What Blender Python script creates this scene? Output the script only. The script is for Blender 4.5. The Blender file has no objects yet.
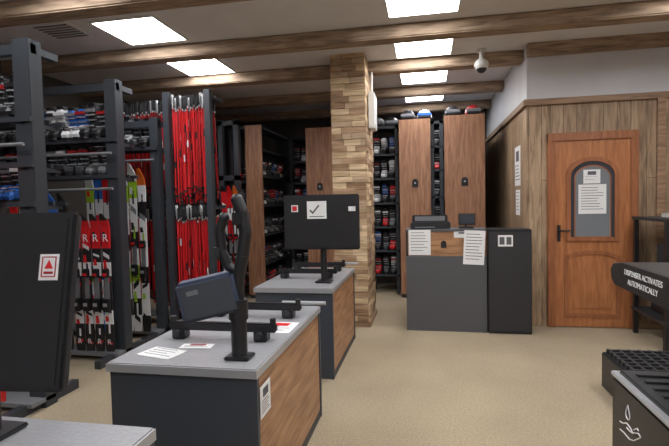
import bpy, bmesh, math, random
from mathutils import Matrix, Vector
random.seed(7)
S=bpy.context.scene
def lin(c):
    c=c/255.0
    return c/12.92 if c<=0.04045 else ((c+0.055)/1.055)**2.4
def C(r,g,b): return (lin(r),lin(g),lin(b),1)
def mat(name,col,rough=0.6,metal=0.0,emis=None,spec=0.5,noise=0.0,nscale=30,bump=.25):
    m=bpy.data.materials.new(name); m.use_nodes=True
    nt=m.node_tree; b=nt.nodes['Principled BSDF']
    b.inputs['Base Color'].default_value=C(*col)
    b.inputs['Roughness'].default_value=rough; b.inputs['Metallic'].default_value=metal
    b.inputs['Specular IOR Level'].default_value=spec
    if emis:
        b.inputs['Emission Color'].default_value=(.98,.985,1,1)
        b.inputs['Emission Strength'].default_value=emis
    if noise>0:
        tc=nt.nodes.new('ShaderNodeTexCoord'); n=nt.nodes.new('ShaderNodeTexNoise'); n.inputs['Scale'].default_value=nscale; n.inputs['Detail'].default_value=6
        mx=nt.nodes.new('ShaderNodeMix'); mx.data_type='RGBA'
        a=C(*[max(0,c*(1-noise)) for c in col]); d=C(*[min(255,c*(1+noise)) for c in col])
        mx.inputs[6].default_value=a; mx.inputs[7].default_value=d
        nt.links.new(tc.outputs['Object'],n.inputs['Vector'])
        r=nt.nodes.new('ShaderNodeMapRange'); r.inputs[1].default_value=.3; r.inputs[2].default_value=.7
        nt.links.new(n.outputs['Fac'],r.inputs[0]); nt.links.new(r.outputs[0],mx.inputs[0])
        nt.links.new(mx.outputs[2],b.inputs['Base Color'])
        bp=nt.nodes.new('ShaderNodeBump'); bp.inputs['Strength'].default_value=bump; bp.inputs['Distance'].default_value=.01
        nt.links.new(n.outputs['Fac'],bp.inputs['Height']); nt.links.new(bp.outputs[0],b.inputs['Normal'])
    return m
def wood(name,c1,c2,grain='Z',planks=None,rough=.6,gscale=9,vary=.5,mort=.3):
    m=bpy.data.materials.new(name); m.use_nodes=True
    nt=m.node_tree; L=nt.links.new; N=nt.nodes.new
    b=nt.nodes['Principled BSDF']; b.inputs['Roughness'].default_value=rough
    tc=N('ShaderNodeTexCoord'); sp=N('ShaderNodeSeparateXYZ'); L(tc.outputs['Object'],sp.inputs[0])
    ad=N('ShaderNodeMath'); ad.operation='ADD'; L(sp.outputs[0],ad.inputs[0]); L(sp.outputs[1],ad.inputs[1])
    cb=N('ShaderNodeCombineXYZ')
    if grain=='Z': L(sp.outputs[2],cb.inputs[0]); L(ad.outputs[0],cb.inputs[1])
    elif grain=='X': 
        a2=N('ShaderNodeMath'); a2.operation='ADD'; L(sp.outputs[1],a2.inputs[0]); L(sp.outputs[2],a2.inputs[1])
        L(sp.outputs[0],cb.inputs[0]); L(a2.outputs[0],cb.inputs[1])
    else: L(ad.outputs[0],cb.inputs[0]); L(sp.outputs[2],cb.inputs[1])
    mp=N('ShaderNodeMapping'); mp.inputs['Scale'].default_value=(.12,1,1); L(cb.outputs[0],mp.inputs[0])
    no=N('ShaderNodeTexNoise'); no.inputs['Scale'].default_value=gscale*3; no.inputs['Detail'].default_value=8; no.inputs['Distortion'].default_value=.6
    rp=N('ShaderNodeMapRange'); rp.inputs[1].default_value=.34; rp.inputs[2].default_value=.66
    L(no.outputs['Fac'],rp.inputs[0])
    mx=N('ShaderNodeMix'); mx.data_type='RGBA'; mx.inputs[6].default_value=C(*c1); mx.inputs[7].default_value=C(*c2)
    L(rp.outputs[0],mx.inputs[0])
    out=mx.outputs[2]
    L(mp.outputs[0],no.inputs['Vector'])
    if planks:
        br=N('ShaderNodeTexBrick'); L(cb.outputs[0],br.inputs['Vector'])
        br.inputs['Scale'].default_value=1; br.inputs['Brick Width'].default_value=planks[0]; br.inputs['Row Height'].default_value=planks[1]
        br.inputs['Mortar Size'].default_value=.003; br.inputs['Mortar Smooth'].default_value=.1
        br.offset=.37; br.inputs['Color1'].default_value=(1,1,1,1); v=1-vary
        br.inputs['Color2'].default_value=(v,v*.97,v*.93,1); br.inputs['Mortar'].default_value=(mort,mort*.9,mort*.8,1)
        mu=N('ShaderNodeMix'); mu.data_type='RGBA'; mu.blend_type='MULTIPLY'; mu.inputs[0].default_value=1
        L(out,mu.inputs[6]); L(br.outputs['Color'],mu.inputs[7]); out=mu.outputs[2]
        bp=N('ShaderNodeBump'); bp.inputs['Strength'].default_value=.5; bp.inputs['Distance'].default_value=.01; bp.invert=True
        L(br.outputs['Fac'],bp.inputs['Height']); L(bp.outputs[0],b.inputs['Normal'])
    L(out,b.inputs['Base Color'])
    return m
# ---------- materials
M_black=mat('black_steel',(46,47,50),.5)
M_rack=mat('rack_anthracite',(52,56,62),.5)
M_plast=mat('black_plastic',(33,33,36),.4)
M_slate=mat('slate_laminate',(64,69,78),.45)
M_slate2=mat('desk_laminate',(84,85,89),.5)
M_silver=mat('brushed_aluminium',(186,188,192),.4,.5)
M_top=mat('grey_worktop',(154,154,158),.3,noise=.03,nscale=60)
M_lam=wood('walnut_laminate',(142,100,70),(186,142,104),'H',rough=.4)
M_lamz=wood('brown_locker_laminate',(136,94,70),(172,128,98),'Z',rough=.45)
M_panel=wood('reclaimed_panelling',(138,114,90),(190,162,132),'Z',(2.6,.135),vary=.3)
M_stack=wood('stacked_wood',(156,128,96),(208,178,140),'H',(.30,.07),vary=.42,rough=.7)
M_board=[wood('board_wood_%d'%i,c,tuple(min(255,q+42) for q in c),'H',rough=.75) for i,c in enumerate(((168,140,106),(128,98,70),(188,162,126),(148,116,86),(158,132,104)))]
M_beam=wood('beam_wood',(118,98,80),(176,152,128),'X',rough=.8)
M_trim=wood('trim_wood',(124,98,76),(164,132,104),'X',rough=.6)
M_door=wood('door_wood',(158,98,60),(186,124,80),'Z',rough=.4)
M_doord=wood('door_frame_wood',(138,86,54),(166,106,70),'Z',rough=.4)
M_white=mat('white_paint',(206,206,210),.7,noise=.02,nscale=3)
M_ceil=mat('ceiling_paint',(220,218,218),.85,noise=.02,nscale=4)
def carpet():
    m=mat('beige_carpet',(160,145,121),.97,noise=.085,nscale=70,bump=.35)
    nt=m.node_tree; b=nt.nodes['Principled BSDF']; src=b.inputs['Base Color'].links[0].from_socket
    tc=nt.nodes.new('ShaderNodeTexCoord'); n=nt.nodes.new('ShaderNodeTexNoise'); n.inputs['Scale'].default_value=1.6; n.inputs['Detail'].default_value=5
    nt.links.new(tc.outputs['Object'],n.inputs['Vector'])
    r=nt.nodes.new('ShaderNodeMapRange'); r.inputs[1].default_value=.3; r.inputs[2].default_value=.7; r.inputs[3].default_value=.88; r.inputs[4].default_value=1.06
    nt.links.new(n.outputs['Fac'],r.inputs[0])
    v=nt.nodes.new('ShaderNodeVectorMath'); v.operation='SCALE'; nt.links.new(src,v.inputs[0]); nt.links.new(r.outputs[0],v.inputs['Scale'])
    nt.links.new(v.outputs[0],b.inputs['Base Color']); return m
M_carpet=carpet()
M_dark=mat('dark_wall',(88,84,82),.8)
M_glass=mat('dark_glass',(60,64,72),.15)
M_dglass=mat('door_glass',(122,128,134),.15)
M_paper=mat('paper',(232,232,232),.6)
M_ink=mat('ink',(90,90,96),.7)
M_red=mat('red_gloss',(214,34,40),.35)
M_redd=mat('red_dark',(160,30,34),.4)
M_blue=mat('blue_gloss',(48,104,190),.35)
M_blued=mat('blue_grey_plastic',(66,76,98),.45)
M_wht=mat('white_gloss',(225,226,228),.3)
M_green=mat('lime_gloss',(160,205,50),.4)
M_orange=mat('orange_gloss',(225,110,40),.4)
M_grey=mat('mid_grey',(118,120,124),.5)
M_em=mat('led_panel',(255,255,255),.5,emis=17.5)
M_emw=mat('plastic_white',(215,215,212),.4)

class MB:
    def __init__(s): s.v=[];s.f=[];s.mi=[];s.sm=[];s.mats=[];s.M=Matrix.Identity(4)
    def add(s,vs,fs,m,smooth=False):
        if m not in s.mats: s.mats.append(m)
        k=s.mats.index(m); o=len(s.v)
        s.v+=[tuple(s.M@Vector(p)) for p in vs]
        for f in fs: s.f.append([i+o for i in f]); s.mi.append(k); s.sm.append(smooth)
    def box(s,x0,x1,y0,y1,z0,z1,m,b=0):
        if b<=0:
            vs=[(x,y,z) for x in(x0,x1) for y in(y0,y1) for z in(z0,z1)]
            s.add(vs,[(0,1,3,2),(4,6,7,5),(0,4,5,1),(2,3,7,6),(0,2,6,4),(1,5,7,3)],m); return
        bm=bmesh.new(); bmesh.ops.create_cube(bm,size=1)
        for q in bm.verts: q.co=Vector(((x0+x1)/2+q.co.x*(x1-x0),(y0+y1)/2+q.co.y*(y1-y0),(z0+z1)/2+q.co.z*(z1-z0)))
        bmesh.ops.bevel(bm,geom=bm.edges[:],offset=b,segments=2,affect='EDGES')
        bm.verts.index_update(); s.add([tuple(q.co) for q in bm.verts],[[q.index for q in f.verts] for f in bm.faces],m); bm.free()
    def cyl(s,p0,p1,r,m,n=10,r2=None,smooth=True):
        p0=Vector(p0);p1=Vector(p1);d=(p1-p0).normalized(); r2=r if r2 is None else r2
        a=d.orthogonal().normalized(); c=d.cross(a); vs=[]
        for i in range(n):
            t=2*math.pi*i/n; e=a*math.cos(t)+c*math.sin(t); vs.append(p0+e*r)
        for i in range(n):
            t=2*math.pi*i/n; e=a*math.cos(t)+c*math.sin(t); vs.append(p1+e*r2)
        s.add(vs,[(i,(i+1)%n,n+(i+1)%n,n+i) for i in range(n)],m,smooth)
        s.add(vs[:n],[list(range(n))],m); s.add(vs[n:],[list(range(n))],m)
    def tube(s,pts,r,m,n=8):
        for a,b in zip(pts,pts[1:]): s.cyl(a,b,r,m,n)
        for p in pts[1:-1]: s.sph(p,r,m,8,5)
    def sph(s,c,r,m,n=12,k=8,sc=(1,1,1),half=False):
        vs=[];fs=[]; k2=k
        for j in range(k2+1):
            ph=(math.pi/2 if half else math.pi)*j/k2
            for i in range(n):
                t=2*math.pi*i/n
                vs.append((c[0]+r*sc[0]*math.sin(ph)*math.cos(t),c[1]+r*sc[1]*math.sin(ph)*math.sin(t),c[2]+r*sc[2]*math.cos(ph)))
        for j in range(k2):
            for i in range(n): fs.append((j*n+i,j*n+(i+1)%n,(j+1)*n+(i+1)%n,(j+1)*n+i))
        s.add(vs,fs,m,True)
        if half: s.add(vs[-n:],[list(range(n))],m)
    def prof(s,pts,w,m,inset=.82,flat=.6):
        n=len(pts); cy=sum(p[0] for p in pts)/n; cz=sum(p[1] for p in pts)/n; vs=[]
        for x,k in((-w,inset),(-w*flat,1),(w*flat,1),(w,inset)):
            for p in pts: vs.append((x,cy+(p[0]-cy)*k,cz+(p[1]-cz)*k))
        fs=[]
        for r in range(3):
            for i in range(n): fs.append((r*n+i,r*n+(i+1)%n,(r+1)*n+(i+1)%n,(r+1)*n+i))
        fs.append(list(range(n))); fs.append(list(range(3*n,4*n))); s.add(vs,fs,m)
    def plate(s,pts,y0,y1,m):
        n=len(pts); vs=[(p[0],y0,p[1]) for p in pts]+[(p[0],y1,p[1]) for p in pts]
        s.add(vs,[list(range(n)),list(range(n,2*n))]+[(i,(i+1)%n,n+(i+1)%n,n+i) for i in range(n)],m)
    def ring(s,po,pi,y0,y1,m):
        n=len(po); vs=[(p[0],y0,p[1]) for p in po]+[(p[0],y0,p[1]) for p in pi]+[(p[0],y1,p[1]) for p in po]+[(p[0],y1,p[1]) for p in pi]
        fs=[]
        for i in range(n):
            j=(i+1)%n
            fs+=[(i,j,n+j,n+i),(2*n+i,2*n+j,3*n+j,3*n+i),(i,j,2*n+j,2*n+i),(n+i,n+j,3*n+j,3*n+i)]
        s.add(vs,fs,m)
    def text(s,t,loc,size,m,face='-Y',align='CENTER'):
        cu=bpy.data.curves.new('t','FONT'); cu.body=t; cu.size=size; cu.align_x=align; cu.extrude=.0008
        ob=bpy.data.objects.new('t',cu); S.collection.objects.link(ob)
        bpy.context.view_layer.update()
        me=bpy.data.meshes.new_from_object(ob.evaluated_get(bpy.context.evaluated_depsgraph_get()))
        if face=='-Y': R=Matrix(((1,0,0),(0,0,-1),(0,1,0)))
        elif face=='-X': R=Matrix(((0,0,-1),(-1,0,0),(0,1,0)))
        else: R=Matrix.Identity(3)
        s.add([R@v.co+Vector(loc) for v in me.vertices],[list(p.vertices) for p in me.polygons],m)
        bpy.data.objects.remove(ob); bpy.data.meshes.remove(me)
    def paper(s,x0,x1,z0,z1,y,logo=None,lines=7):
        s.box(x0,x1,y-.002,y,z0,z1,M_paper); w=x1-x0;h=z1-z0
        top=z1-h*.1
        if logo:
            s.box(x0+w*.25,x1-w*.25,y-.0035,y-.002,z1-h*.38,z1-h*.12,logo); top=z1-h*.48
        n=lines
        for i in range(n):
            zz=top-(top-z0-h*.08)*i/n
            s.box(x0+w*.1,x1-w*(.1+.25*random.random()),y-.003,y-.002,zz-h*.018,zz,M_ink)
    def done(s,name,parent=None):
        xs=[p[0] for p in s.v];ys=[p[1] for p in s.v];zs=[p[2] for p in s.v]
        o=Vector(((min(xs)+max(xs))/2,(min(ys)+max(ys))/2,min(zs)))
        me=bpy.data.meshes.new(name); me.from_pydata([tuple(Vector(p)-o) for p in s.v],[],s.f)
        for m in s.mats: me.materials.append(m)
        me.polygons.foreach_set('material_index',s.mi); me.polygons.foreach_set('use_smooth',s.sm)
        bm=bmesh.new(); bm.from_mesh(me); bmesh.ops.recalc_face_normals(bm,faces=bm.faces); bm.to_mesh(me); bm.free()
        ob=bpy.data.objects.new(name,me); ob.location=o; S.collection.objects.link(ob)
        return ob
def quick(name,*a,**k):
    b=MB(); b.box(*a,**k); return b.done(name)

CZ=3.13; XL=-4.7; XR=3.4; YB=9.1; YF=-2.2
# ---------- shell
quick('floor',XL,XR,YF,YB,-.1,0,M_carpet)
quick('ceiling',XL,XR,YF,YB,CZ,CZ+.1,M_ceil)
quick('wall_left',XL-.1,XL,YF,YB,0,CZ,M_dark)
quick('wall_front',XL,XR,YF-.1,YF,0,CZ,M_white)
quick('wall_back',XL,1.12,YB,YB+.1,0,CZ,M_dark)
b=MB(); b.box(XR,XR+.1,YF,5.6,0,2.49,M_panel); b.box(XR,XR+.1,YF,5.6,2.49,CZ,M_white); b.done('wall_right')
b=MB(); b.box(1.12,1.33,5.6,5.7,0,2.49,M_panel); b.done('wall_door_left')
b=MB(); b.box(2.24,XR,5.6,5.7,0,2.49,M_panel); b.done('wall_door_right')
b=MB(); b.box(1.33,2.24,5.6,5.7,2.15,2.49,M_panel); b.box(1.12,XR,5.6,5.7,2.49,CZ,M_white); b.done('wall_door_top')
b=MB(); b.box(1.12,1.22,5.7,YB,0,2.49,M_panel); b.box(1.12,1.22,5.7,YB,2.49,CZ,M_white); b.done('wall_passage')
quick('trim_1',1.09,XR,5.565,5.6,2.47,2.535,M_trim)
quick('trim_2',1.085,1.12,5.6,YB,2.47,2.535,M_beam)
quick('trim_4',1.12,XR,5.5,5.6,3.0,CZ,M_beam)
quick('baseboard_door_side',2.26,XR,5.585,5.6,0,.09,M_trim)
quick('baseboard_passage',1.105,1.12,5.9,YB,0,.09,M_trim)
quick('trim_5',2.42,2.5,5.57,5.6,.09,2.47,M_trim)
for y,xr in((.75,XR),(2.05,XR),(3.3,XR),(4.58,XR),(5.72,1.12),(7.1,1.12),(8.4,1.12)):
    bb=MB(); bb.box(XL,xr,y,y+.19,CZ-.13,CZ,M_beam,b=.012); bb.done('ceiling_beam')
for (x,y) in [(0,4.08),(0,5.33),(0,6.6),(0,7.85),(-2.65,4.15),(-2.65,5.38),(-2.65,2.85),(0,2.85),(0,1.55),(-2.65,1.55),(2.3,4.12),(2.3,2.85),(2.3,1.55),(-2.65,.2),(0,.2),(0,-1.1)]:  # panels outside the camera view are added for illumination
    b=MB(); b.box(x-.3,x+.3,y-.3,y+.3,CZ-.012,CZ-.004,M_em)
    for a in((x-.32,x-.3,y-.32,y+.32),(x+.3,x+.32,y-.32,y+.32),(x-.3,x+.3,y-.32,y-.3),(x-.3,x+.3,y+.3,y+.32)): b.box(*a,CZ-.016,CZ,M_emw)
    b.done('ceiling_light_panel')
b=MB(); b.box(-3.55,-3.15,3.75,4.15,CZ-.015,CZ,M_emw)
for i in range(6): b.box(-3.52,-3.18,3.8+i*.055,3.82+i*.055,CZ-.022,CZ-.015,M_grey)
b.done('ceiling_air_vent')
b=MB(); b.box(-1.05,-.66,5.35,6.05,0,CZ-.001,M_stack)
for r in range(43):
    z=.06+.07*r; zt=min(z+.066,CZ-.14)
    if zt-z<.03: continue
    x=-1.05; 
    while x<-.70:
        x1=min(-.66,x+random.uniform(.1,.26)); x1=-.66 if x1>-.71 else x1
        b.box(x,x1-.003,5.35-random.uniform(.003,.02),5.3495,z+.002,zt,random.choice(M_board)); x=x1
    y=5.352
    while y<6.0:
        y1=min(6.05,y+random.uniform(.15,.35)); b.box(-.6595,-.66+random.uniform(.004,.016),y,y1-.003,z+.002,zt,random.choice(M_board)); y=y1
b.box(-1.06,-.635,5.32,6.06,0,.05,M_trim); b.done('wood_clad_column')
b=MB(); b.box(-.64,-.57,5.5,5.8,2.3,2.72,M_emw,b=.008); b.box(-.572,-.566,5.53,5.77,2.34,2.68,M_wht); b.cyl((-.61,5.65,2.72),(-.61,5.65,2.98),.012,M_emw); b.done('electrical_box')
cx,cy=.64,5.6
b=MB(); b.cyl((cx,cy,CZ),(cx,cy,CZ-.03),.06,M_emw,16); b.cyl((cx,cy,CZ-.03),(cx,cy,CZ-.12),.025,M_emw); b.sph((cx,cy,CZ-.17),.08,M_emw,16,10,(1,1,.85)); b.sph((cx,cy,CZ-.205),.06,M_plast,16,10); b.done('dome_security_camera')

# ---------- door
def arch(x0,x1,z0,zt,n=14,rise=None):
    w=(x1-x0)/2; rise=rise or w*.75; zs=zt-rise; c=(x0+x1)/2
    p=[(x0,z0),(x1,z0),(x1,zs)]
    for i in range(1,n): t=math.pi*i/n; p.append((c+w*math.cos(t),zs+rise*math.sin(t)))
    p.append((x0,zs)); return p
b=MB()
b.box(1.33,1.41,5.555,5.63,0,2.15,M_doord,b=.008); b.box(2.16,2.24,5.555,5.63,0,2.15,M_doord,b=.008); b.box(1.33,2.24,5.553,5.63,2.06,2.15,M_doord,b=.008)
b.box(1.41,2.16,5.572,5.63,.01,2.06,M_door)
po=arch(1.52,2.05,.96,1.88); pi=arch(1.565,2.005,1.005,1.835); b.ring(po,pi,5.555,5.575,M_doord)
b.plate(pi,5.566,5.571,M_glass)
b.ring(arch(1.60,1.97,1.0,1.79),arch(1.612,1.958,1.012,1.778),5.559,5.566,M_doord)
b.plate(arch(1.612,1.958,1.012,1.778),5.563,5.5655,M_dglass)
po=arch(1.50,2.07,.12,.86,rise=.1); pi=arch(1.54,2.03,.16,.82,rise=.08); b.ring(po,pi,5.56,5.575,M_doord)
b.plate(arch(1.6,1.97,.22,.76,rise=.06),5.562,5.573,M_door)
b.box(1.427,1.462,5.562,5.572,.96,1.14,M_plast,b=.003); b.cyl((1.445,5.572,1.08),(1.445,5.53,1.08),.01,M_plast); b.cyl((1.445,5.53,1.08),(1.55,5.53,1.08),.01,M_plast)
b.paper(1.64,1.92,1.26,1.58,5.556,None,9); b.paper(1.69,1.86,1.59,1.74,5.556,M_ink,2)
b.done('door_1')
b=MB(); b.M=Matrix.Translation((1.118,0,0))@Matrix.Rotation(-math.pi/2,4,'Z')
b.paper(-6.3,-5.95,1.6,2.08,0,M_ink,5); b.paper(-6.25,-5.98,1.24,1.55,0,None,6); b.done('wall_notice_sheets')

# ---------- reception desk
b=MB()
b.box(-.22,.64,5.25,5.28,0,.83,M_slate2); b.box(-.22,.64,5.28,5.8,0,.81,M_plast)
b.box(-.20,.64,5.29,5.31,.81,1.10,M_lam); b.box(-.22,-.2,5.28,5.6,.81,1.10,M_plast); b.box(-.22,.64,5.28,5.62,1.10,1.125,M_slate2)
b.box(.65,1.09,5.22,5.58,0,1.12,M_plast,b=.006); b.box(.66,1.08,5.212,5.22,.03,1.09,M_black)
b.paper(-.19,.05,.84,1.12,5.249+.028,None,7)
b.M=Matrix.Translation((.51,5.248,.93))@Matrix.Rotation(.05,4,'Y'); b.paper(-.11,.11,-.19,.18,0,None,9); b.M=Matrix.Identity(4)
b.paper(.3,.5,1.03,1.1,5.288,M_ink,1)
b.plate(arch(.16,.22,.92,1.0,n=8,rise=.03),5.284,5.29,M_plast)
b.box(.75,.9,5.209,5.212,.94,1.06,M_paper); 
for k in(0,1): b.box(.765+k*.07,.815+k*.07,5.2075,5.209,.96,1.04,M_ink)
b.done('reception_desk')
b=MB(); b.box(-.17,.27,5.34,5.56,1.125,1.2,M_plast,b=.01); b.box(-.15,.24,5.4,5.43,1.19,1.28,M_plast,b=.008); b.box(-.12,.21,5.398,5.4,1.215,1.265,M_grey); b.box(-.12,.1,5.335,5.34,1.14,1.15,M_grey); b.done('receipt_printer')
b=MB(); b.box(.36,.52,5.36,5.5,1.125,1.145,M_plast,b=.004); b.cyl((.44,5.43,1.14),(.44,5.43,1.2),.015,M_plast); b.box(.36,.54,5.40,5.42,1.16,1.29,M_plast,b=.006); b.box(.375,.525,5.398,5.4,1.18,1.275,M_glass); b.done('card_payment_terminal')

# ---------- prototypes
def boot(b,x,y,z,c1,c2,rot=0,s=1.0):
    s*=random.uniform(.93,1.04)
    old=b.M; b.M=old@Matrix.Translation((x,y,z))@Matrix.Rotation(rot+random.uniform(-.12,.12),4,'Z')@Matrix.Scale(s,4)
    b.prof([(.12,.0),(-.19,.0),(-.19,.02),(.12,.02)],.042,M_plast)
    b.prof([(.12,.018),(-.18,.018),(-.195,.05),(-.17,.085),(-.1,.115),(-.05,.16),(.1,.16),(.125,.09)],.05,c1)
    b.prof([(.115,.11),(-.045,.11),(-.085,.29),(-.07,.315),(.06,.33),(.105,.22)],.048,c2)
    b.prof([(.05,.31),(-.06,.3),(-.085,.345),(.06,.36)],.04,M_plast)
    b.box(-.053,.053,-.1,-.075,.255,.285,random.choice((M_plast,M_grey,M_wht,M_redd)))
    for k,(yy,zz) in enumerate([(-.155,.088),(-.105,.12),(-.07,.18),(-.083,.225)]):
        b.box(-.045,.05,yy-.012,yy+.012,zz,zz+.01,M_silver if k%2 else M_grey)
    b.M=old
def ski(b,x,y,z0,L,pat,w=.046,acc=None):
    n=20; st=[]
    for i in range(n+1):
        t=i/n; z=z0+L*t
        ww=w*(.76+.24*(2*t-1)**2)
        if t<.04: ww*=.75
        if t>.9: ww*=max(.25,math.sqrt(max(0,1-((t-.9)/.1)**2)))
        yo=0 if t<.88 else -.06*((t-.88)/.12)**2
        st.append((z,ww,yo))
    for i in range(n):
        (za,wa,ya),(zb,wb,yb)=st[i],st[i+1]
        m=pat[int(i/n*len(pat))]
        b.add([(x-wa,y+ya,za),(x+wa,y+ya,za),(x+wb,y+yb,zb),(x-wb,y+yb,zb),(x-wa,y+ya+.012,za),(x+wa,y+ya+.012,za),(x+wb,y+yb+.012,zb),(x-wb,y+yb+.012,zb)],
              [(0,1,2,3),(4,5,6,7),(0,1,5,4),(2,3,7,6),(1,2,6,5),(0,3,7,4)],m)
    A=acc or (M_wht,M_plast,M_red)
    k=0; t=.05
    while t<.84:
        h=random.uniform(.03,.07)*L; z=z0+L*t; m=A[k%len(A)]; sx=random.choice((-1,1)); q=w*.62
        if k%3==0: vs=[(x-sx*q,z),(x+sx*q,z+h*.5),(x+sx*q,z+h),(x-sx*q,z+h*.5)]
        elif k%3==1: vs=[(x-.006,z),(x+.012,z),(x+.012,z+h*1.4),(x-.006,z+h*1.4)]
        else: vs=[(x-q,z),(x+q*.2,z),(x-q*.2,z+h),(x-q,z+h)]
        b.plate(vs,y-.002,y,m); k+=1; t+=random.uniform(.05,.09)
    zc=z0+L*.45
    b.box(x-.03,x+.03,y-.035,y,zc+.12,zc+.2,M_plast,b=.006); b.box(x-.032,x+.032,y-.045,y,zc-.2,zc-.08,M_plast,b=.006); b.box(x-.022,x+.022,y-.012,y,zc-.08,zc+.12,M_grey)
    b.box(x-.02,x+.02,y-.04,y-.034,zc+.135,zc+.16,M_red); b.box(x-.02,x+.02,y-.05,y-.044,zc-.15,zc-.12,M_silver)
def pole(b,x,y,zt,L,c,dx=0,dy=0,basket=True):
    p0=Vector((x,y,zt)); p1=Vector((x+dx,y+dy,zt-L)); d=(p1-p0)
    b.cyl(p0,p0+d*.11,.015,M_plast if random.random()<.75 else M_wht,6); b.cyl(p0+d*.11,p1,.0075,c,5)
    b.cyl(p0+d*.11,p0+d*.13,.012,M_wht,5)
    if random.random()<.45:
        t=random.uniform(.2,.7); b.cyl(p0+d*t,p0+d*(t+.07),.0088,M_plast if random.random()<.6 else M_wht,5)
    if basket: b.cyl(p0+d*.935,p0+d*.95,.026,M_plast,7)
    b.tube([p0+Vector((0,-.012,-.02)),p0+Vector((.008,-.03,-.1)),p0+Vector((-.004,-.018,-.16))],.004,M_plast,4)

# ---------- left racks
def rackrow(y,x0,x1,shelves,rail=None,depth=.32,H=2.65,pw=.12,pd=.12):
    b=MB()
    for x in(x1-pw/2,x0+pw/2):
        b.box(x-pw/2,x+pw/2,y,y+pd,0,H,M_rack,b=.006)
        b.box(x-.03,x+.03,y-.32,y+depth+.06,.0,.07,M_rack)
        b.box(x-.03,x+.03,y+pd,y+depth,H-.08,H-.03,M_rack)
    b.box(x0,x1,y+.02,y+.07,H-.1,H-.03,M_rack)
    for z in shelves:
        b.box(x0,x1,y-.02,y+.01,z-.035,z,M_rack); b.box(x0,x1,y+.16,y+.18,z-.03,z,M_rack); b.box(x0,x1,y+depth-.04,y+depth,z-.03,z,M_rack)
        b.box(x1-pw/2-.01,x1-pw/2+.01,y,y+depth,z-.06,z-.03,M_rack)
    if rail:
        for z in rail:
            b.cyl((x0,y-.06,z),(x1-.02,y-.06,z),.013,M_grey,8)
            for xx in(x0+.1,x1-.15,(x0+x1)/2): b.cyl((xx,y+.01,z),(xx,y-.06,z),.01,M_rack,6)
    b.box(x0,x1,y-.12,y+.1,.05,.08,M_grey)
    return b.done('ski_storage_rack')
rackrow(2.88,-4.5,-2.72,(2.1,1.78,1.5),(1.9,),pw=.14)
rackrow(3.98,-4.5,-2.84,(2.1,1.76),(1.95,1.62),pw=.12)
rackrow(4.72,-4.5,-2.87,(2.1,),(1.95,),H=2.42,pw=.1,pd=.1)
K,B_,W,R_,G,A_=M_plast,M_blue,M_wht,M_red,M_grey,M_rack
cols=[(K,K),(K,B_),(B_,K),(K,A_),(B_,B_),(W,K),(K,R_),(G,K),(K,W),(A_,G),(R_,K),(W,G),(K,K),(A_,K),(W,B_)]
def row(specs,x0,y,n):
    b=MB()
    for z,cs,sc in specs:
        for i in range(0,n):
            if i%2==0: c=cols[random.choice(cs)]
            boot(b,x0-i*.118,y,z,c[0],c[1],s=sc)
    b.done('ski_boots')
row(((2.1,[6,10,3,0,5,7],1),(1.5,[0,2,6,9],.9)),-2.97,3.06,11)
row(((2.1,[0,4,1,2,5,8,14,1],1),(1.76,[0,3,7,9,12,13,5],.85)),-3.03,4.12,11)
row(((2.1,[6,0,1,3,5,10],1),),-3.04,4.86,10)
P1=[M_plast,M_plast,M_wht,M_plast,M_plast,M_plast,M_wht,M_plast,M_red,M_red,M_plast]
P2=[M_wht,M_plast,M_wht,M_green,M_wht,M_plast,M_wht,M_wht,M_green,M_wht]
P3=[M_plast,M_wht,M_wht,M_plast,M_wht,M_wht,M_wht,M_plast,M_wht,M_orange]
P4=[M_blue,M_blue,M_wht,M_blue,M_plast,M_blue,M_blue,M_wht,M_blue,M_blue]
P5=[M_red,M_red,M_wht,M_red,M_plast,M_red,M_redd,M_wht,M_red,M_red]
P6=[M_plast,M_plast,M_grey,M_plast,M_plast,M_plast,M_blue,M_plast,M_plast,M_plast]
b=MB()
for i,(x) in enumerate([-2.93,-3.035,-3.14,-3.245]):
    ski(b,x,3.88,.09,1.3,P1,w=.05,acc=(M_red,M_wht,M_red,M_plast)); b.text('R',(x,3.874,1.13),.10,M_wht); b.text('R',(x,3.872,.62),.08,M_red); b.text('R',(x,3.874,.16),.07,M_wht)
for i in range(6): ski(b,-3.37-i*.11,3.88,.09,1.5,[P6,P4,P6,P4,P3,P1][i])
b.done('hanging_skis')
b=MB()
for i in range(7): ski(b,-2.985-i*.105,4.56,.09,1.76+.05*(i%2),[P3,P2,P2,P3,P5,P4,P2][i],w=.052,acc=(M_plast,M_wht,M_green,M_plast,M_grey) if i<4 else None)
b.done('hanging_skis')
b=MB()
for i in range(8): ski(b,-2.98-i*.12,2.76,.09,1.72,[P5,P5,P1,P5,P4,P1,P5,P1][i])
b.done('hanging_skis')
def polerack(y,x0,x1,tiers,deps,k,y0,y1):
    b=MB()
    for x in(x0+.03,x1-.03):
        b.box(x-.035,x+.035,y0,y0+.07,0,2.7,M_rack,b=.004)
        b.box(x-.03,x+.03,y0,y1,0,.07,M_rack)
        for z,_ in tiers: b.box(x-.02,x+.02,y0+.07,y1,z-.06,z-.03,M_rack)
    for yy in deps:
        for z,_ in tiers: b.box(x0,x1,yy,yy+.02,z-.04,z-.02,M_rack)
    b.box(x0,x1,y0,y1,.09,.12,M_grey)
    b.done('ski_pole_rack')
    b=MB()
    for yy in deps:
        for zt,L in tiers:
            for i in range(k):
                x=x0+.08+(x1-x0-.16)*(i+.5*random.random())/k
                pole(b,x,yy-.012,zt-random.random()*.05,L-random.random()*.14,M_red if random.random()<.8 else M_redd,random.uniform(-.025,.025),random.uniform(-.03,.03))
    b.done('hanging_ski_poles')
polerack(5.0,-2.83,-2.28,((2.68,1.2),(1.46,1.24)),(4.86,4.95,5.04,5.12),20,4.78,5.15)
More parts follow.
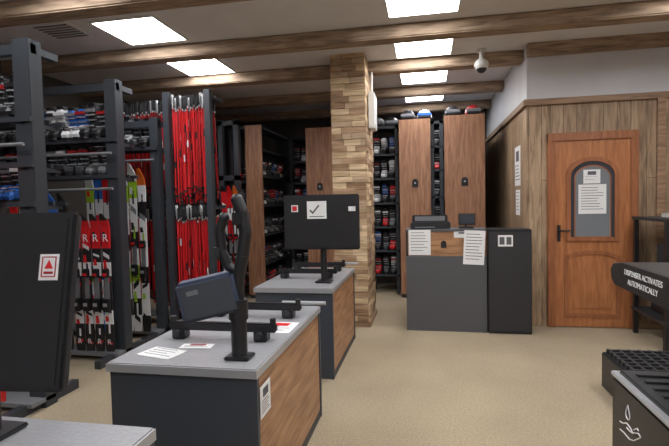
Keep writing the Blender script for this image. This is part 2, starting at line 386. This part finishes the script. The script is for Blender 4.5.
polerack(5.32,-3.9,-2.9,((2.74,1.2),(1.46,1.24)),(5.28,5.38),30,5.2,5.45)

# ---------- rear storage cabinets with wood end panels
def cabinet(x0,x1,y0,y1,H=2.63,front=M_lamz,lock=True):
    b=MB()
    b.box(x0,x1,y0,y0+.03,.06,H,front); b.box(x0+.01,x1-.01,y0+.03,y0+.06,0,H-.01,M_rack)
    b.box(x0,x1,y1-.05,y1,0,H,M_rack)
    for z in(.06,.5,.95,1.4,1.85,2.25,H-.04): b.box(x0+.02,x1-.02,y0+.06,y1-.05,z,z+.03,M_rack)
    if lock:
        xc=(x0+x1)/2; b.plate(arch(xc-.045,xc+.045,1.64,1.76,n=8,rise=.04),y0-.012,y0,M_plast); b.cyl((xc,y0-.012,1.7),(xc,y0-.03,1.7),.012,M_silver)
    return b.done('ski_boot_cabinet')
cabinet(-.37,.08,7.0,8.6); cabinet(.27,.82,6.85,8.6)
cabinet(-2.66,-2.40,6.75,8.3,lock=False); cabinet(-1.86,-1.42,7.3,8.6)
q=MB()
for z in(.09,.53,.98,1.43,1.88):
    for i in range(9): c=cols[random.choice((0,0,3,7,9,12,13,6,5,1))]; boot(q,-2.55,6.92+i*.145,z,c[0],c[1],math.pi/2,.78)
q.done('ski_boots')
def bootshelf(x0,x1,y0,y1,zs,H):
    b=MB()
    for x in(x0,x1-.05):
        for yy in(y0,y1-.05): b.box(x,x+.05,yy,yy+.05,0,H,M_rack)
    for z in zs: b.box(x0,x1,y0,y1,z-.025,z,M_rack)
    b.box(x0,x1,y0,y1,H-.04,H,M_rack); b.box(x0,x1,y1-.01,y1,.1,H,M_plast)
    b.done('boot_shelf')
    q=MB(); n=max(1,int((x1-x0-.05)/.12))
    for z in zs:
        for i in range(n): c=cols[random.choice((0,0,3,3,6,6,7,8,12,13,10,5,1))]; boot(q,(x0+x1)/2+(i-(n-1)/2)*.12,y0+.2,z,c[0],c[1],0,.88)
    q.done('ski_boots')
zs=(.3,.68,1.05,1.42,1.8,2.17)
bootshelf(-.85,-.40,7.3,7.7,zs,2.6)
bootshelf(.085,.265,7.2,7.6,(.3,.7,1.1,1.5,1.9,2.25),2.62)
bootshelf(-2.34,-1.88,8.0,8.4,zs,2.6)
bootshelf(-3.0,-2.69,6.95,7.35,(.1,1.05,1.42,1.8),2.65)
bootshelf(-4.2,-3.1,6.6,7.0,zs,2.6)
b=MB()
for x in(-2.98,-2.74): b.box(x,x+.07,6.5,6.58,0,2.68,M_rack)
for z in(.0,1.0,1.8,2.6): b.box(-2.98,-2.67,6.5,6.58,z,z+.07,M_rack)
for i in range(3): ski(b,-2.93+.09*i+.02,6.49,.07,1.65,[P1,P5,P3][i])
b.done('ski_rack_frame')
hc=[M_plast,M_rack,M_wht,M_plast,M_grey,M_redd]
def helmet(b,x,y,z,m):
    b.sph((x,y,z+.02),.13,m,16,7,(.9,1.1,1.1),half=True); b.cyl((x,y,z),(x,y,z+.02),.11,M_plast,14)
    b.box(x-.09,x+.09,y-.17,y-.12,z+.02,z+.04,M_plast)
    for sx in(-1,1): b.cyl((x+sx*.1,y,z+.0),(x+sx*.118,y,z+.05),.035,M_plast,8)
    b.box(x-.1,x+.1,y-.15,y-.118,z+.045,z+.09,M_blue if m==M_wht else M_grey,b=.008)
    for k in(-1,0,1): b.box(x-.008+k*.04,x+.008+k*.04,y-.07,y+.05,z+.14,z+.155,M_plast)
for hs,z in((((-.24,7.17,0),(.0,7.17,2),(-.26,7.5,5),(-.02,7.5,1)),2.63),(((.4,7.04,3),(.68,7.04,5),(.4,7.4,2),(.68,7.4,0)),2.63),(((-.72,7.48,4),(-.5,7.5,0)),2.6)):
    b=MB()
    for x,y,k in hs: helmet(b,x,y,z,hc[k])
    b.done('ski_helmets')

# ---------- service counters
def counter(x0,x1,y0,y1,H=.75):
    b=MB()
    b.box(x0+.01,x1-.02,y0+.01,y1-.01,.0,H-.03,M_slate)
    b.box(x1-.02,x1-.008,y0+.02,y1-.02,.05,H-.045,M_lam)
    for yy in(y0+.005,y1-.03): b.box(x1-.025,x1,yy,yy+.025,0,H-.03,M_slate)
    b.box(x1-.024,x1-.004,y0+.02,y1-.02,0,.05,M_rack)
    b.box(x0,x1,y0,y1,H-.03,H,M_top,b=.004)
    b.box(x0-.002,x1+.002,y0-.003,y0,H-.04,H-.004,M_silver)
    b.box(x1,x1+.003,y0,y1,H-.04,H-.004,M_silver)
    return b
def skibars(b,x0,x1,ys,z):
    for i,y in enumerate(ys):
        b.box(x0,x1,y-.02,y+.02,z+.045,z+.09,M_plast,b=.008)
        for x in(x0+.06,x1-.08):
            b.box(x-.035,x+.035,y-.035,y+.035,z,z+.06,M_plast,b=.006); b.cyl((x,y-.035,z+.035),(x,y-.055,z+.035),.018,M_black,12)
        for x in(x0+.02,x1-.02): b.cyl((x,y,z+.085),(x,y,z+.115),.016,M_plast,10)
b=counter(-1.42,-.71,1.85,3.07)
skibars(b,-1.34,-.75,(2.26,2.74),.75)
b.cyl((-.9,2.84,.82),(-.62,2.84,.82),.012,M_silver); b.cyl((-.85,2.84,.75),(-.85,2.84,.82),.01,M_silver)
b.M=Matrix.Translation((-1.24,2.0,.751))@Matrix.Rotation(-.25,4,'Z')@Matrix.Rotation(-math.pi/2,4,'X'); b.paper(-.1,.1,-.06,.07,0,None,4); b.M=Matrix.Translation((-1.12,2.12,.751))@Matrix.Rotation(.1,4,'Z')@Matrix.Rotation(-math.pi/2,4,'X'); b.paper(-.08,.08,-.03,.04,0,M_redd,2)
b.M=Matrix.Translation((-.82,2.5,.751))@Matrix.Rotation(-math.pi/2,4,'X'); b.paper(-.09,.09,-.1,.12,0,M_red,4)
b.M=Matrix.Translation((-.7075,1.93,.6))@Matrix.Rotation(math.pi/2,4,'Z'); b.paper(-.05,.08,-.08,.06,0,M_ink,5)
b.M=Matrix.Identity(4)
b.done('ski_service_counter')
b=counter(-1.42,-.75,3.7,4.9)
skibars(b,-1.36,-.8,(4.2,4.65),.75); b.cyl((-.95,4.72,.82),(-.68,4.72,.82),.012,M_silver); b.cyl((-.9,4.72,.75),(-.9,4.72,.82),.01,M_silver)
b.done('ski_service_counter')
b=counter(-1.75,-.85,.1,1.32); b.done('ski_service_counter')

def monitor(px,py,zc,w=.66,h=.47,tilt=0,yaw=0,base=.75,sheet=0):
    b=MB(); R=Matrix.Translation((px,py-.03,zc))@Matrix.Rotation(yaw,4,'Z')@Matrix.Rotation(tilt,4,'X'); b.M=R
    b.box(-w/2,w/2,-.045,-.012,-h/2,h/2,M_plast,b=.008); b.box(-w/2+.01,w/2-.01,-.012,0,-h/2+.01,h/2-.01,M_glass)
    b.box(-w/2+.02,w/2-.02,-.048,-.044,-h/2+.02,h/2-.02,M_plast)
    if sheet==0:
        b.box(-.12,.05,-.05,-.048,.03,.18,M_paper); 
        b.plate([(-.1,.1),(-.07,.07),(-.01,.14),(-.02,.15),(-.07,.09),(-.09,.11)],-.051,-.05,M_ink); b.box(-.1,.03,-.051,-.05,.045,.052,M_ink)
        b.box(.24,.3,-.05,-.048,.09,.13,M_paper); b.box(-.26,-.2,-.05,-.048,.09,.15,M_paper); b.box(-.25,-.21,-.051,-.05,.1,.14,M_red)
    else:
        cx=.265; b.box(cx-.029,cx+.029,-.05,-.048,.055,.13,M_paper)
        b.ring([(cx-.022,.064),(cx+.022,.064),(cx+.022,.123),(cx-.022,.123)],[(cx-.019,.067),(cx+.019,.067),(cx+.019,.12),(cx-.019,.12)],-.051,-.05,M_redd)
        b.plate([(cx-.013,.088),(cx+.013,.088),(cx,.114)],-.051,-.05,M_red); b.box(cx-.014,cx+.014,-.051,-.05,.073,.08,M_redd)
    b.M=Matrix.Identity(4)
    b.cyl((px,py,base),(px,py,zc),.028,M_plast,12); b.box(px-.07,px+.07,py-.07,py+.07,base,base+.015,M_plast,b=.005)
    b.box(px-.05,px+.05,py-.04,py+.035,zc-.06,zc+.06,M_plast)
    return b.done('computer_monitor')
monitor(-.88,4.0,1.28)
monitor(-1.335,1.2,1.18,h=.51,tilt=-.2,yaw=.1,sheet=1)

# boot scanning device on front counter
b=MB(); px,py=-.84,1.99
b.box(px-.06,px+.06,py-.05,py+.05,.75,.765,M_plast,b=.006)
b.cyl((px,py,.76),(px,py,1.0),.036,M_plast,16); b.cyl((px,py,.93),(px,py,1.02),.044,M_plast,16)
b.tube([(px,py,1.0),(px+.005,py,1.12),(px+.03,py,1.22),(px+.045,py,1.32),(px+.03,py,1.42),(px+.01,py,1.47)],.028,M_plast,12)
b.sph((px+.01,py,1.47),.028,M_plast,12,8)
b.box(px-.01,px+.06,py-.035,py+.04,1.34,1.43,M_plast,b=.018)
b.tube([(px+.01,py,1.14),(px-.04,py,1.17),(px-.07,py,1.24),(px-.078,py,1.33),(px-.055,py,1.39)],.023,M_plast,12)
b.sph((px-.055,py,1.39),.025,M_plast,12,8)
b.box(px-.105,px-.055,py-.03,py+.03,1.2,1.27,M_black,b=.014)
b.M=Matrix.Translation((px-.115,py-.03,1.04))@Matrix.Rotation(.3,4,'Z')@Matrix.Rotation(-.2,4,'Y')
b.box(-.135,.12,-.06,.06,-.09,.09,M_blued,b=.014); b.box(-.12,.105,-.064,-.06,-.075,.075,M_slate,b=.001); b.box(-.09,-.04,-.066,-.064,.03,.05,M_grey)
b.M=Matrix.Identity(4)
b.done('boot_sole_scanner')

# ---------- hand sanitizer dispenser
b=MB(); X=.82
b.box(X,1.3,1.5,2.3,0,.64,M_plast,b=.012); b.box(X-.004,1.3,1.5,2.3,.64,.66,M_silver,b=.004)
b.box(X+.02,1.27,1.53,2.27,.655,.675,M_black,b=.006)
for i in range(9): b.box(X+.06,1.24,1.58+i*.075,1.6+i*.075,.675,.685,M_black)
b.box(1.02,1.27,1.75,2.2,.675,1.06,M_rack,b=.015); b.box(1.0,1.02,1.78,2.17,.7,1.04,M_grey)
pr=[(2.32,1.08),(2.33,1.12),(2.3,1.15),(2.2,1.165),(1.5,1.165),(1.45,1.15),(1.45,1.06),(1.5,1.045),(2.28,1.055)]
old=b.M; b.M=Matrix.Translation((1.06,0,0)); b.prof(pr,.24,M_plast,inset=.97,flat=.93); b.M=old
b.box(.9,1.0,1.9,2.0,1.03,1.055,M_grey,b=.004)
b.text('DISPENSER ACTIVATES',(.818,2.0,1.12),.032,M_wht,'-X'); b.text('AUTOMATICALLY',(.818,2.0,1.082),.032,M_wht,'-X')
def icon(pts,r=.0025):
    for p,q in zip(pts,pts[1:]): b.cyl((.818,p[0],p[1]),(.818,q[0],q[1]),r,M_wht,6)
drop=[(2.12,.575)]
for i in range(9):
    t=math.radians(30-i*30); drop.append((2.12-.02*math.cos(t),.535+.02*math.sin(t)))
drop.append((2.12,.575)); icon(drop)
icon([(2.2,.47),(2.17,.475),(2.13,.495),(2.09,.49),(2.07,.48),(2.1,.475),(2.13,.475)])
icon([(2.08,.478),(2.02,.505),(2.0,.5),(2.01,.49),(2.06,.455),(2.1,.44),(2.16,.44),(2.2,.435)])
icon([(2.06,.5),(2.03,.52),(2.02,.515)])
b.done('hand_sanitizer_dispenser')
b=MB(); b.box(1.3,1.95,3.2,3.85,0,.27,M_plast,b=.01)
for i in range(9): b.box(1.32,1.93,3.23+i*.07,3.25+i*.07,.27,.3,M_black)
for i in range(9): b.box(1.33+i*.07,1.35+i*.07,3.22,3.83,.27,.298,M_black)
b.done('boot_tray')
b=MB()
for x in(2.14,3.0):
    for y in(4.75,5.4): b.box(x,x+.04,y,y+.04,0,1.22,M_plast)
for z in(.25,.7,1.2): b.box(2.13,3.05,4.74,5.45,z,z+.03,M_black)
b.box(2.3,2.9,4.9,5.3,.73,.95,M_rack,b=.01); b.box(2.25,2.8,4.85,5.3,.28,.5,M_plast,b=.01); b.box(2.3,2.75,4.9,5.2,1.23,1.27,M_emw)
b.done('metal_shelf_unit')

# ---------- camera
cam=bpy.data.cameras.new('camera'); co=bpy.data.objects.new('camera',cam); S.collection.objects.link(co)
cam.sensor_width=36; cam.lens=470/669*36; cam.clip_start=.05
Rm=Matrix.Rotation(math.radians(11),4,'Z')@Matrix.Rotation(math.radians(90-2.56),4,'X')@Matrix.Rotation(math.radians(-1.26),4,'Z')
co.matrix_world=Matrix.Translation((0,0,1.45))@Rm
S.camera=co
w=bpy.data.worlds.new('world'); S.world=w; w.use_nodes=True; w.node_tree.nodes['Background'].inputs[0].default_value=(.05,.05,.055,1)
try: S.view_settings.view_transform='Standard'
except Exception: pass
